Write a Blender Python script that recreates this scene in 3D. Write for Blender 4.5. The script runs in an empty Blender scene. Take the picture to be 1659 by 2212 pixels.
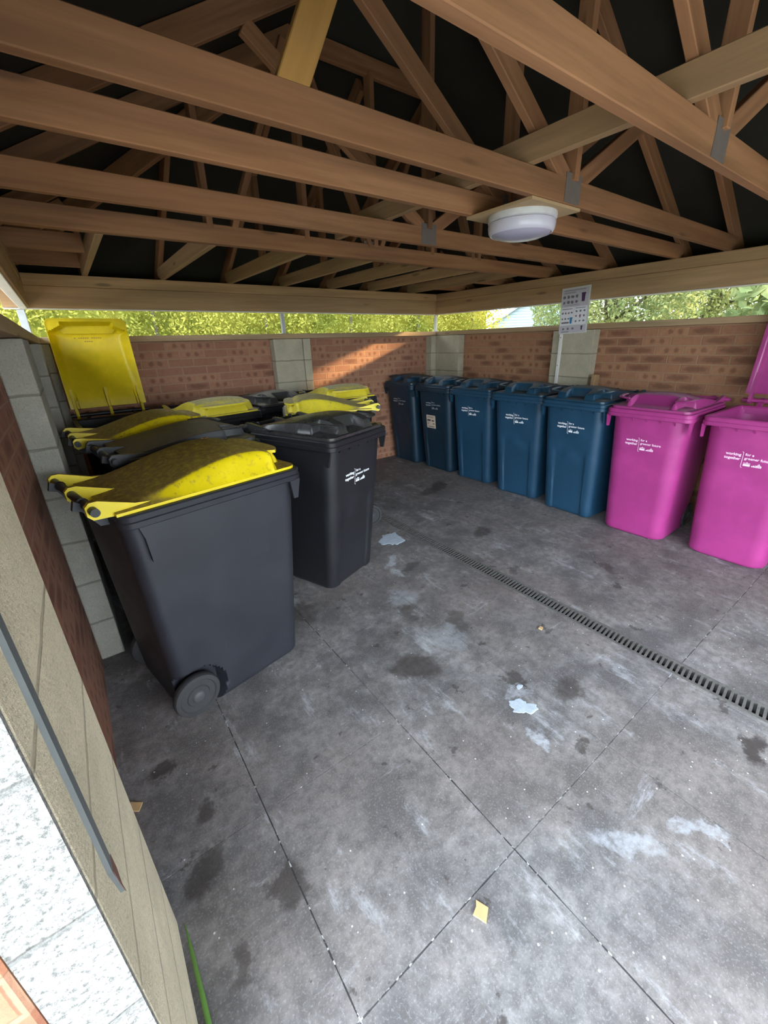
import bpy, bmesh, math, random
from mathutils import Vector, Matrix
random.seed(7)
scene = bpy.context.scene
C = scene.collection
PI = math.pi
R = math.radians

# ------------------------------------------------------------------ node helpers
def new_mat(name):
    m = bpy.data.materials.new(name); m.use_nodes = True
    nt = m.node_tree; nt.nodes.clear()
    return m, nt
class N:
    """small wrapper to write node graphs tersely"""
    def __init__(s, nt): s.nt = nt
    def n(s, t, **kw):
        k = s.nt.nodes.new(t)
        for a, b in kw.items(): setattr(k, a, b)
        return k
    def l(s, a, b): s.nt.links.new(a, b)
    def put(s, sock, v):
        if hasattr(v, 'is_output') or isinstance(v, bpy.types.NodeSocket): s.l(v, sock)
        else: sock.default_value = v
    def math(s, op, a, b=None, c=None, clamp=False):
        k = s.n('ShaderNodeMath', operation=op); k.use_clamp = clamp
        s.put(k.inputs[0], a)
        if b is not None: s.put(k.inputs[1], b)
        if c is not None: s.put(k.inputs[2], c)
        return k.outputs[0]
    def vmath(s, op, a, b=None):
        k = s.n('ShaderNodeVectorMath', operation=op)
        s.put(k.inputs[0], a)
        if b is not None: s.put(k.inputs[1], b)
        return k.outputs[0]
    def coord(s, kind='Object'): return s.n('ShaderNodeTexCoord').outputs[kind]
    def sep(s, v):
        k = s.n('ShaderNodeSeparateXYZ'); s.put(k.inputs[0], v); return k.outputs
    def comb(s, x, y, z):
        k = s.n('ShaderNodeCombineXYZ'); s.put(k.inputs[0], x); s.put(k.inputs[1], y); s.put(k.inputs[2], z); return k.outputs[0]
    def noise(s, v, scale, detail=4.0, rough=.55, out=0):
        k = s.n('ShaderNodeTexNoise'); s.put(k.inputs['Vector'], v)
        k.inputs['Scale'].default_value = scale; k.inputs['Detail'].default_value = detail
        k.inputs['Roughness'].default_value = rough
        return k.outputs[out]
    def voro(s, v, scale, feature='F1', rnd=1.0):
        k = s.n('ShaderNodeTexVoronoi', feature=feature); s.put(k.inputs['Vector'], v)
        k.inputs['Scale'].default_value = scale; k.inputs['Randomness'].default_value = rnd
        return k
    def ss(s, v, lo, hi, a=0.0, b=1.0):
        k = s.n('ShaderNodeMapRange', interpolation_type='SMOOTHSTEP')
        s.put(k.inputs[0], v); s.put(k.inputs[1], lo); s.put(k.inputs[2], hi); s.put(k.inputs[3], a); s.put(k.inputs[4], b)
        return k.outputs[0]
    def mix(s, f, a, b, mode='MIX'):
        k = s.n('ShaderNodeMix', data_type='RGBA', blend_type=mode)
        s.put(k.inputs[0], f); s.put(k.inputs[6], col(a)); s.put(k.inputs[7], col(b))
        return k.outputs[2]
    def scale(s, v, xyz):
        return s.vmath('MULTIPLY', v, xyz)
    def bump(s, h, strength=.4, dist=.01):
        k = s.n('ShaderNodeBump'); k.inputs['Strength'].default_value = strength; k.inputs['Distance'].default_value = dist
        s.put(k.inputs['Height'], h); return k.outputs[0]
    def finish(s, base, rough=.6, normal=None, spec=.5, metal=0.0):
        p = s.n('ShaderNodeBsdfPrincipled'); s.put(p.inputs['Base Color'], col(base)); s.put(p.inputs['Roughness'], rough)
        p.inputs['Specular IOR Level'].default_value = spec; p.inputs['Metallic'].default_value = metal
        if normal is not None: s.l(normal, p.inputs['Normal'])
        o = s.n('ShaderNodeOutputMaterial'); s.l(p.outputs[0], o.inputs[0])
        return p, o
def col(c):
    if isinstance(c, tuple) and len(c) == 3: return (c[0], c[1], c[2], 1.0)
    return c
def srgb(r, g, b):
    f = lambda v: (v/255/12.92) if v/255 <= .04045 else ((v/255+.055)/1.055)**2.4
    return (f(r), f(g), f(b))

MAT = {}
def plain(name, c, rough=.6, metal=0.0, spec=.5, var=.12, nscale=30, bstr=.0):
    m, nt = new_mat(name); g = N(nt); co = g.coord()
    f = g.noise(co, nscale)
    d = tuple(max(0, x*(1-var*2)) for x in c)
    base = g.mix(f, d, tuple(min(1, x*(1+var*.6)) for x in c))
    nrm = g.bump(g.noise(co, nscale*5, 3), bstr, .002) if bstr else None
    g.finish(base, rough, nrm, spec, metal); MAT[name] = m; return m

def plastic(name, c, rough=.45, scuff=.25, scuffcol=None, trans=0.0, dirt=None, spec=.45):
    m, nt = new_mat(name); g = N(nt); co = g.coord()
    n1 = g.noise(co, 6, 5, .6); n2 = g.noise(co, 160, 2)
    base = g.mix(g.ss(n1, .35, .75), tuple(x*.88 for x in c), tuple(min(1, x*1.08) for x in c))
    # thin pale scratches and rubbed dust
    sc = g.noise(g.scale(co, (60, 60, 9)), 1.0, 6, .75)
    sm = g.math('MULTIPLY', g.ss(sc, .62, .8), scuff)
    base = g.mix(sm, base, scuffcol or tuple(min(1, x*1.6+.06) for x in c))
    r = g.math('ADD', g.math('MULTIPLY', n1, .25), rough-.12)
    if dirt:
        geo = g.n('ShaderNodeNewGeometry'); nz = g.sep(geo.outputs['Normal'])[2]
        dn = g.noise(co, 9, 7, .7); dn2 = g.noise(co, 45, 5, .7)
        x = g.math('ADD', nz, g.math('MULTIPLY', g.math('SUBTRACT', dn, .5), .18))
        top = g.ss(x, .84, .955)
        blot = g.ss(dn2, .545, .64)
        gate = g.ss(nz, .30, .7)
        dm = g.math('MAXIMUM', g.math('MULTIPLY', top, g.ss(dn2, .3, .6, .55, .95)), g.math('MULTIPLY', g.math('MULTIPLY', blot, gate), .6))
        dcol = g.mix(g.noise(co, 14, 6, .7), tuple(x*.45 for x in dirt), tuple(x*1.4 for x in dirt))
        base = g.mix(dm, base, dcol); r = g.math('ADD', r, g.math('MULTIPLY', dm, .28))
    nrm = g.bump(n2, .12, .0015)
    p, o = g.finish(base, r, nrm, spec)
    if trans:
        t = g.n('ShaderNodeBsdfTranslucent'); g.put(t.inputs[0], base)
        mx = g.n('ShaderNodeMixShader'); mx.inputs[0].default_value = trans
        g.l(p.outputs[0], mx.inputs[1]); g.l(t.outputs[0], mx.inputs[2]); g.l(mx.outputs[0], o.inputs[0])
    MAT[name] = m; return m

def wood(name, c, dark=.55, rough=.7, grain=1.0):
    m, nt = new_mat(name); g = N(nt)
    co = g.coord(); rnd = g.n('ShaderNodeObjectInfo').outputs['Random']
    off = g.math('MULTIPLY', rnd, 37.0)
    co2 = g.vmath('ADD', co, g.comb(off, off, off))
    s1 = g.noise(g.scale(co2, (1.2, 22, 22)), 1.0, 6, .6)
    s2 = g.noise(g.scale(co2, (5, 90, 90)), 1.0, 3, .6)
    big = g.noise(co2, 1.6, 3)
    base = g.mix(g.ss(s1, .3, .72), tuple(x*dark for x in c), c)
    base = g.mix(g.math('MULTIPLY', s2, .35*grain), base, tuple(x*.6 for x in c))
    base = g.mix(g.ss(big, .35, .7, 0, .35), base, (c[0]*.85, c[1]*.72, c[2]*.6))
    kn = g.voro(g.scale(co2, (1.9, 9, 9)), 1.0).outputs['Distance']
    base = g.mix(g.ss(kn, .06, .16, .75, 0), base, tuple(x*.3 for x in c))
    # each board a little lighter or darker than the next
    hv = g.n('ShaderNodeHueSaturation'); g.l(base, hv.inputs['Color'])
    g.put(hv.inputs['Value'], g.math('ADD', g.math('MULTIPLY', rnd, .3), .85))
    nrm = g.bump(s1, .25, .003)
    g.finish(hv.outputs[0], rough, nrm, .3); MAT[name] = m; return m

def brick(name, axis, tint=(1, 1, 1), smear=.22, pairs=.42):
    m, nt = new_mat(name); g = N(nt); co = g.coord(); s = g.sep(co)
    u = s[0] if axis == 'x' else s[1]
    wv = g.noise(co, 14, 3); wob = g.math('MULTIPLY', g.math('SUBTRACT', wv, .5), .008)
    u = g.math('ADD', g.math('ADD', u, 10.0), wob); v = g.math('ADD', g.math('ADD', s[2], .01), wob)
    row = g.math('FLOOR', g.math('DIVIDE', v, .075))
    par = g.math('MODULO', row, 2.0)
    uu = g.math('ADD', g.math('DIVIDE', u, .225), g.math('MULTIPLY', par, .5))
    cu = g.math('FLOOR', uu); fu = g.math('FRACT', uu); fv = g.math('FRACT', g.math('DIVIDE', v, .075))
    # distance in metres to the brick's border
    du = g.math('MULTIPLY', g.math('SUBTRACT', .5, g.math('ABSOLUTE', g.math('SUBTRACT', fu, .5))), .225)
    dv = g.math('MULTIPLY', g.math('SUBTRACT', .5, g.math('ABSOLUTE', g.math('SUBTRACT', fv, .5))), .075)
    dd = g.math('MINIMUM', du, dv)
    face = g.ss(dd, .0035, .0075)
    w = g.n('ShaderNodeTexWhiteNoise', noise_dimensions='2D'); g.put(w.inputs['Vector'], g.comb(cu, row, 0))
    rv = w.outputs['Value']; rc = g.sep(w.outputs['Color'])
    t = tint
    A = (.27*t[0], .125*t[1], .078*t[2]); B = (.37*t[0], .185*t[1], .11*t[2])
    base = g.mix(rv, A, B)
    base = g.mix(g.ss(g.noise(co, 24, 5, .7), .4, .75, 0, .5), base, (.22*t[0], .10*t[1], .065*t[2]))
    # twin dark kiln spots on some bricks, a long smear on others
    def spot(cx, rx, ry):
        a = g.math('DIVIDE', g.math('MULTIPLY', g.math('SUBTRACT', fu, cx), .225), rx)
        b = g.math('DIVIDE', g.math('MULTIPLY', g.math('SUBTRACT', fv, .5), .075), ry)
        r2 = g.math('ADD', g.math('MULTIPLY', a, a), g.math('MULTIPLY', b, b))
        r2 = g.math('ADD', r2, g.math('MULTIPLY', g.math('SUBTRACT', g.noise(co, 42, 5, .7), .5), 2.6))
        return g.ss(r2, .1, 1.6, 1, 0)
    jt = g.math('MULTIPLY', g.math('SUBTRACT', rc[1], .5), .16)
    two = g.math('MULTIPLY', g.math('MAXIMUM', spot(g.math('ADD', jt, .32), .022, .022), spot(g.math('ADD', jt, .66), .022, .022)), g.math('GREATER_THAN', rc[0], pairs))
    lng = g.math('MULTIPLY', spot(.5, .085, .024), g.math('LESS_THAN', rc[0], smear))
    sp = g.math('MULTIPLY', g.math('MAXIMUM', two, lng), .5)
    base = g.mix(sp, base, (.085*t[0], .042*t[1], .03*t[2]))
    mort = g.mix(g.noise(co, 60, 4), (.27*t[0], .155*t[1], .10*t[2]), (.38*t[0], .235*t[1], .155*t[2]))
    base = g.mix(face, mort, base)
    h = g.math('ADD', g.math('MULTIPLY', face, .8), g.math('MULTIPLY', g.noise(co, 120, 4, .7), .35))
    g.finish(base, .85, g.bump(h, .55, .006), .25); MAT[name] = m; return m

def block(name, c, joint=True, pits=.55):
    m, nt = new_mat(name); g = N(nt); co = g.coord(); s = g.sep(co)
    wob = g.math('MULTIPLY', g.math('SUBTRACT', g.noise(co, 9, 4), .5), .012)
    fz = g.math('FRACT', g.math('DIVIDE', g.math('ADD', s[2], wob), .225))
    d = g.math('MULTIPLY', g.math('SUBTRACT', .5, g.math('ABSOLUTE', g.math('SUBTRACT', fz, .5))), .225)
    jn = g.ss(d, .002, .007, 1, 0)
    pit = g.noise(co, 130, 5, .75); big = g.noise(co, 5, 5, .65)
    base = g.mix(g.ss(big, .3, .75), tuple(x*.8 for x in c), c)
    base = g.mix(g.ss(pit, (.53 if pits < .6 else .46), .64, 0, pits), base, tuple(x*(.5 if pits < .6 else .3) for x in c))
    base = g.mix(g.ss(g.noise(co, 300, 2), .64, .72, 0, .5), base, (.75, .70, .6))
    base = g.mix(g.math('MULTIPLY', jn, .6), base, tuple(x*.42 for x in c))
    h = g.math('SUBTRACT', g.math('MULTIPLY', pit, -.9), g.math('MULTIPLY', jn, 1.3))
    g.finish(base, .95, g.bump(h, .75, .008), .15); MAT[name] = m; return m

def floor_mat():
    m, nt = new_mat('stained_concrete'); g = N(nt); co = g.coord(); s = g.sep(co)
    flat = g.comb(s[0], s[1], 0.0)
    n1 = g.noise(flat, 1.1, 5, .6); n2 = g.noise(flat, 4.5, 8, .68); n3 = g.noise(flat, 26, 6, .7); n4 = g.noise(flat, 150, 3, .7)
    base = g.mix(g.ss(n2, .36, .64), (.085, .082, .083), (.205, .198, .196))
    base = g.mix(g.ss(n1, .40, .62, 0, .55), base, (.150, .122, .108))
    base = g.mix(g.ss(g.noise(g.vmath('ADD', flat, (9, 4, 0)), 2.3, 7, .7), .52, .66, 0, .6), base, (.062, .055, .052))
    base = g.mix(g.ss(n3, .38, .66, 0, .6), base, (.072, .066, .064))
    base = g.mix(g.ss(n4, .5, .75, 0, .4), base, (.33, .33, .34))
    # pale dusty scuffs in drifts
    warp = g.vmath('ADD', flat, g.scale(g.n('ShaderNodeTexNoise').outputs['Color'], (0.0, 0.0, 0.0)))
    sc = g.noise(g.scale(flat, (7, 2.4, 1)), 1.0, 9, .78)
    base = g.mix(g.ss(sc, .54, .70, 0, .55), base, (.40, .41, .43))
    sc2 = g.noise(g.scale(g.vmath('ADD', flat, (2, 7, 0)), (2.0, 9, 1)), 1.0, 9, .8)
    base = g.mix(g.ss(sc2, .58, .72, 0, .5), base, (.38, .39, .42))
    hv = g.n('ShaderNodeHueSaturation'); g.l(base, hv.inputs['Color']); hv.inputs['Value'].default_value = 1.32; hv.inputs['Saturation'].default_value = 1.1; base = hv.outputs[0]
    # white crumbs
    vor = g.voro(flat, 30); vs = g.sep(vor.outputs['Color'])
    crumb = g.math('MULTIPLY', g.ss(vor.outputs['Distance'], .055, .10, 1, 0), g.math('GREATER_THAN', g.math('ADD', vs[0], g.math('MULTIPLY', g.noise(flat, 1.6, 2), .55)), 1.02))
    v2 = g.voro(g.vmath('ADD', flat, (3.1, .7, 0)), 75); v2s = g.sep(v2.outputs['Color'])
    dens = g.math('ADD', g.math('MULTIPLY', g.noise(flat, 2.1, 5, .7), .9), g.ss(s[1], .0, 1.4, .16, -.12))
    crumb = g.math('MAXIMUM', crumb, g.math('MULTIPLY', g.ss(g.math('MULTIPLY', v2.outputs['Distance'], g.math('ADD', .6, g.math('MULTIPLY', v2s[2], 1.8))), .08, .2, .9, 0), g.math('GREATER_THAN', g.math('ADD', v2s[0], dens), g.math('ADD', 1.46, g.math('MULTIPLY', v2s[1], .12)))))
    # dark spill marks: natural blotches plus the larger ones where they lie
    bl = g.noise(flat, 6.5, 6, .62)
    dark = g.math('MAXIMUM', g.ss(bl, .645, .68, 0, .6), g.ss(g.noise(g.vmath('ADD', flat, (1, 5, 0)), 17, 4, .6), .675, .71, 0, .6))
    wx = g.noise(flat, 7, 5, .7); wy = g.noise(g.vmath('ADD', flat, (5.3, 2.1, 0)), 7, 5, .7)
    px = g.math('ADD', s[0], g.math('MULTIPLY', g.math('SUBTRACT', wx, .5), .22))
    py = g.math('ADD', s[1], g.math('MULTIPLY', g.math('SUBTRACT', wy, .5), .22))
    def ell(x, y, a, b, ang, k=1.0):
        ca, sa = math.cos(ang), math.sin(ang)
        dx = g.math('SUBTRACT', px, x); dy = g.math('SUBTRACT', py, y)
        p = g.math('DIVIDE', g.math('ADD', g.math('MULTIPLY', dx, ca), g.math('MULTIPLY', dy, sa)), a)
        q = g.math('DIVIDE', g.math('SUBTRACT', g.math('MULTIPLY', dy, ca), g.math('MULTIPLY', dx, sa)), b)
        r = g.math('ADD', g.math('MULTIPLY', p, p), g.math('MULTIPLY', q, q))
        return g.ss(r, .25, 1.35, k, 0)
    for (x, y, a, b, an, k) in [(1.05, 1.22, .16, .09, -.6, .8), (1.50, .68, .09, .07, .3, .75), (3.0, 3.15, .22, .09, .5, .75), (1.80, .08, .08, .04, .2, .9),
                              (1.47, 1.36, .12, .05, 1.2, .5), (.02, 1.17, .05, .05, 0, .7), (1.36, .87, .06, .03, .6, .7), (2.48, 2.05, .12, .07, .4, .7),
                              (2.86, 3.1, .2, .08, .3, .6), (2.72, 1.12, .10, .05, 1.0, .6), (.56, 2.15, .1, .1, 0, .7), (.8, 1.98, .09, .12, 0, .6),
                              (1.3, 1.6, .1, .05, .8, .6), (.17, .78, .05, .05, 0, .7), (-.02, .98, .09, .05, .9, .7), (1.66, 2.0, .08, .05, .2, .6), (2.2, 1.5, .09, .04, .4, .5),
                              (.45, .22, .03, .02, 0, .8), (-.08, 1.42, .06, .03, .2, .75), (.0, .7, .03, .05, 0, .6)]:
        dark = g.math('MAXIMUM', dark, ell(x, y, a, b, an, k))
    base = g.mix(dark, base, (.040, .032, .028))
    pale = ell(1.08, .22, .13, .05, -.9, .5)
    for (x, y, a, b, an, k) in [(1.30, .10, .10, .03, -.8, .5), (1.60, 2.14, .12, .03, .5, .7), (1.52, 2.0, .05, .07, 0, .6), (1.18, .62, .03, .05, 0, .6), (1.32, .82, .07, .03, 0, .45), (1.36, 1.75, .1, .1, 0, .35), (1.33, 1.28, .1, .12, .4, .35)]:
        pale = g.math('MAXIMUM', pale, ell(x, y, a, b, an, k))
    pale = g.math('MULTIPLY', pale, g.ss(n3, .3, .6))
    base = g.mix(pale, base, (.52, .55, .60))
    base = g.mix(g.math('MULTIPLY', crumb, .85), base, (.72, .72, .70))
    # 600 mm slab joints
    def joint(c, o, per):
        f = g.math('FRACT', g.math('DIVIDE', g.math('ADD', g.math('SUBTRACT', c, o), per*20), per))
        return g.math('MULTIPLY', g.math('SUBTRACT', .5, g.math('ABSOLUTE', g.math('SUBTRACT', f, .5))), per)
    wob = g.math('MULTIPLY', g.math('SUBTRACT', g.noise(flat, 20, 3), .5), .004)
    jx = g.math('ADD', joint(s[0], .19, .59), wob); jy = g.math('ADD', joint(s[1], .43, .6), wob)
    lx = g.math('MULTIPLY', g.ss(jx, .0010, .0026, 1, 0), g.math('MULTIPLY', g.ss(g.noise(flat, 1.3, 2), .32, .5, .45, 1), g.ss(s[0], .95, 1.2, 1, .3)))
    ly = g.math('MULTIPLY', g.ss(jy, .0009, .0024, 1, 0), g.math('MULTIPLY', g.ss(g.noise(g.vmath('ADD', flat, (3, 8, 0)), 1.2, 2), .38, .56, .25, .9), g.ss(s[1], .6, .9, 1, .28)))
    jm = g.math('MAXIMUM', lx, ly)
    jc = g.mix(g.ss(g.noise(flat, 38, 3), .56, .64), (.03, .03, .03), (.5, .5, .5))
    base = g.mix(jm, base, jc)
    rough = g.ss(n2, .3, .8, .62, .9)
    h = g.math('SUBTRACT', g.math('ADD', g.math('MULTIPLY', n4, .3), g.math('MULTIPLY', n3, .5)), g.math('MULTIPLY', jm, 1.2))
    g.finish(base, rough, g.bump(h, .35, .004), .35); MAT['floor'] = m; return m

def felt_mat():
    m, nt = new_mat('dark_roof_felt'); g = N(nt); co = g.coord()
    base = g.mix(g.noise(co, 3, 4), (.016, .016, .012), (.036, .033, .025))
    base = g.mix(g.ss(g.noise(co, 300, 2), .5, .7, 0, .3), base, (.04, .038, .03))
    g.finish(base, .9, None, .1); MAT['felt'] = m; return m

def leaf_mat(name, a, b, tr=.45):
    m, nt = new_mat(name); g = N(nt); co = g.coord()
    f = g.noise(co, 1.6, 3); f2 = g.noise(co, 13, 2)
    base = g.mix(g.ss(f, .35, .65), a, b); base = g.mix(g.math('MULTIPLY', f2, .5), base, tuple(x*.45 for x in a))
    d = g.n('ShaderNodeBsdfDiffuse'); g.put(d.inputs[0], base)
    t = g.n('ShaderNodeBsdfTranslucent'); g.put(t.inputs[0], base)
    mx = g.n('ShaderNodeMixShader'); mx.inputs[0].default_value = tr
    g.l(d.outputs[0], mx.inputs[1]); g.l(t.outputs[0], mx.inputs[2])
    o = g.n('ShaderNodeOutputMaterial'); g.l(mx.outputs[0], o.inputs[0]); MAT[name] = m; return m

wood('pine', (.33, .162, .076)); wood('pale_pine', (.44, .28, .145), .62); wood('golden_pine', (.40, .22, .06), .7); wood('sill_pine', (.47, .33, .19), .6)
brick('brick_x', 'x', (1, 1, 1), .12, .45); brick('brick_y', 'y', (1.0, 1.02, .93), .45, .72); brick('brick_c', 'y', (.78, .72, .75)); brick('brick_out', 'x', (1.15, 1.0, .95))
block('block', (.50, .45, .33)); block('block_grey', (.42, .40, .34)); block('block_doorlit', (.86, .75, .54)); block('block_rough', (.40, .39, .365), pits=.9)  # doorway block lightened to stand in for door light, its end darkened against glare
floor_mat(); felt_mat()
plastic('black_plastic', (.013, .0135, .016), .42, .35, (.16, .16, .16))
plastic('black_lid', (.036, .037, .038), .36, .3, (.20, .19, .17), dirt=(.16, .13, .08))
plastic('near_grey', (.018, .019, .025), .46, .25, (.12, .12, .13))
plastic('clean_black_lid', (.034, .034, .033), .27, .7, (.22, .22, .20))
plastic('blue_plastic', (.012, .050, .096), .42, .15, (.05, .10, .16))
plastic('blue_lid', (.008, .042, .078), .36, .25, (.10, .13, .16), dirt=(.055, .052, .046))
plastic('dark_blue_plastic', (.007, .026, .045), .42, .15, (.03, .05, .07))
plastic('pink_plastic', (.33, .034, .18), .42, .06, (.45, .10, .34))
plastic('pink_lid', (.30, .034, .165), .33, .15, (.55, .2, .42), dirt=(.22, .06, .13))
plastic('yellow_lid', (.78, .60, .006), .38, .18, (.42, .34, .05), trans=.0, dirt=(.235, .155, .048))
plastic('yellow_clean', (.75, .58, .008), .40, .15, (.45, .36, .05), trans=.38)
plastic('pale_yellow_lid', (.70, .58, .03), .40, .25, (.5, .45, .2), dirt=(.36, .31, .17))
plain('tyre', (.030, .030, .031), .8, bstr=.4); plain('hub_grey', (.055, .055, .058), .6)
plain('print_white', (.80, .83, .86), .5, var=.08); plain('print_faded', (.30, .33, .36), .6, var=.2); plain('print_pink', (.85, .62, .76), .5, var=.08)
plain('steel_grey', (.17, .185, .19), .55, .3, bstr=.1); plain('nail_steel', (.15, .12, .105), .75, .1); plain('galv', (.42, .44, .45), .5, .5); plain('rust', (.16, .07, .05), .9)
plain('white_pvc', (.74, .73, .68), .5, var=.1, nscale=18); plain('dirt_dark', (.02, .018, .016), .9)
plain('sticker_paper', (.66, .54, .42), .8); plain('sticker_ink', (.05, .04, .04), .8)
plain('sleeve_plastic', (.60, .60, .57), .35); plain('paper_white', (.72, .71, .72), .7, var=.05); plain('paper_lilac', (.50, .47, .51), .7, var=.08)
plain('ink_grey', (.16, .15, .17), .7); plain('ink_purple', (.07, .03, .10), .7); plain('ink_blue', (.03, .20, .42), .7); plain('ink_maroon', (.22, .04, .08), .7)
plain('grate', (.20, .20, .185), .5, .3, nscale=60, var=.3, bstr=.3); plain('channel_dark', (.010, .010, .010), .9)
plain('cardboard', (.58, .38, .18), .85, bstr=.3); plain('spilt_paint', (.50, .58, .66), .75, var=.2, nscale=40, bstr=.5)
plain('soil', (.10, .11, .05), .95); plain('bounce_paving', (.42, .41, .38), .9, nscale=3); plain('bark', (.13, .11, .09), .9, bstr=.5)
plain('grass_green', (.12, .26, .05), .6); plain('clad_blue', (.17, .23, .25), .7); plain('roof_tile', (.14, .15, .16), .8); plain('house_glass', (.12, .16, .2), .2)
plain('plywood', (.44, .30, .16), .75, nscale=14); plain('litter_leaf', (.34, .19, .07), .9)
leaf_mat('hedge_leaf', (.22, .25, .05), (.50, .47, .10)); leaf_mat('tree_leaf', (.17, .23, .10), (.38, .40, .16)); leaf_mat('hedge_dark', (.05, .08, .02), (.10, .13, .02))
# opal lamp glass
m, nt = new_mat('opal'); g = N(nt); p, o = g.finish((.66, .64, .76), .25, None, .5)
p.inputs['Transmission Weight'].default_value = .12; p.inputs['Subsurface Weight'].default_value = .0; MAT['opal'] = m
m, nt = new_mat('opal_shaded'); g = N(nt); p, o = g.finish((.40, .38, .49), .22, None, .5); MAT['opal_shaded'] = m  # lens shading put into colour: face darker than the pale ring
plain('lamp_base', (.62, .62, .64), .4)

# ------------------------------------------------------------------ mesh helpers
class MB:
    def __init__(s): s.v = []; s.f = []
    def add(s, vs, fs):
        o = len(s.v); s.v += [tuple(x) for x in vs]; s.f += [tuple(i+o for i in q) for q in fs]; return s
    def box(s, x0, x1, y0, y1, z0, z1):
        return s.add([(x0,y0,z0),(x1,y0,z0),(x1,y1,z0),(x0,y1,z0),(x0,y0,z1),(x1,y0,z1),(x1,y1,z1),(x0,y1,z1)],
                     [(0,3,2,1),(4,5,6,7),(0,1,5,4),(1,2,6,5),(2,3,7,6),(3,0,4,7)])
    def prism(s, poly, axis, a, b):
        """extrude polygon (2D) along axis"""
        n = len(poly)
        def P(p, t): return {'x': (t, p[0], p[1]), 'y': (p[0], t, p[1]), 'z': (p[0], p[1], t)}[axis]
        vs = [P(p, a) for p in poly]+[P(p, b) for p in poly]
        return s.add(vs, [tuple(range(n))[::-1], tuple(range(n, 2*n))]+[(i, (i+1) % n, (i+1) % n+n, i+n) for i in range(n)])
    def tube(s, pts, r, n=10, flat=1.0, cap=True):
        pts = [Vector(p) for p in pts]; rings = []
        for i, p in enumerate(pts):
            t = (pts[min(i+1, len(pts)-1)]-pts[max(i-1, 0)]).normalized()
            up = Vector((0, 0, 1)) if abs(t.z) < .95 else Vector((1, 0, 0))
            a = t.cross(up).normalized(); b = a.cross(t).normalized()
            rr = r[i] if isinstance(r, (list, tuple)) else r
            rings.append([p+a*rr*math.cos(2*PI*k/n)+b*rr*flat*math.sin(2*PI*k/n) for k in range(n)])
        vs = [q for ring in rings for q in ring]; fs = []
        for i in range(len(rings)-1):
            for k in range(n): fs.append((i*n+k, i*n+(k+1) % n, (i+1)*n+(k+1) % n, (i+1)*n+k))
        if cap: fs += [tuple(range(n))[::-1], tuple(range((len(rings)-1)*n, len(rings)*n))]
        return s.add(vs, fs)
    def loft(s, rings, closed_top=False, closed_bottom=False, flip=False):
        n = len(rings[0]); vs = [q for r in rings for q in r]; fs = []
        for i in range(len(rings)-1):
            for k in range(n): fs.append((i*n+k, i*n+(k+1) % n, (i+1)*n+(k+1) % n, (i+1)*n+k))
        if closed_bottom: fs.append(tuple(range(n))[::-1])
        if closed_top: fs.append(tuple(range((len(rings)-1)*n, len(rings)*n)))
        if flip: fs = [q[::-1] for q in fs]
        return s.add(vs, fs)
    def lathe(s, prof, n=32, axis='z', c=(0, 0, 0)):
        rings = []
        for r, h in prof:
            ring = []
            for k in range(n):
                a = 2*PI*k/n; q = (r*math.cos(a), r*math.sin(a), h)
                if axis == 'x': q = (h, r*math.cos(a), r*math.sin(a))
                ring.append((q[0]+c[0], q[1]+c[1], q[2]+c[2]))
            rings.append(ring)
        return s.loft(rings)
    def mesh(s, name):
        me = bpy.data.meshes.new(name); me.from_pydata(s.v, [], s.f); me.validate(); 
        bm = bmesh.new(); bm.from_mesh(me); bmesh.ops.recalc_face_normals(bm, faces=bm.faces); bm.to_mesh(me); bm.free()
        return me
def link(name, me, mat=None, parent=None, smooth=None, loc=None, rot=None):
    o = bpy.data.objects.new(name, me); C.objects.link(o)
    if mat is not None and me is not None and not me.materials: me.materials.append(MAT[mat] if isinstance(mat, str) else mat)
    if smooth is not None and me is not None and not me.get('sm'):
        me.shade_smooth(); me.set_sharp_from_angle(angle=R(smooth)); me['sm'] = 1
    if parent is not None: o.parent = parent
    if loc is not None: o.location = loc
    if rot is not None: o.rotation_euler = rot
    return o
def obj(name, mb, mat, parent=None, smooth=None, **k): return link(name, mb.mesh(name), mat, parent, smooth, **k)
def tag(o, label, cat, group=None, kind=None):
    if label: o['label'] = label
    if cat: o['category'] = cat
    if group: o['group'] = group
    if kind: o['kind'] = kind
    return o
def empty(name, loc=(0, 0, 0), rz=0.0):
    o = bpy.data.objects.new(name, None); C.objects.link(o); o.location = loc; o.rotation_euler = (0, 0, rz); o.empty_display_size = .1
    return o
def struct(name, mb, mat, smooth=None, label=None):
    o = obj(name, mb, mat, None, smooth); o['kind'] = 'structure'
    if label: o['label'] = label
    return o
def bevel(o, w=.003, seg=1):
    b = o.modifiers.new('edge', 'BEVEL'); b.width = w; b.segments = seg; b.limit_method = 'ANGLE'; return o
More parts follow.
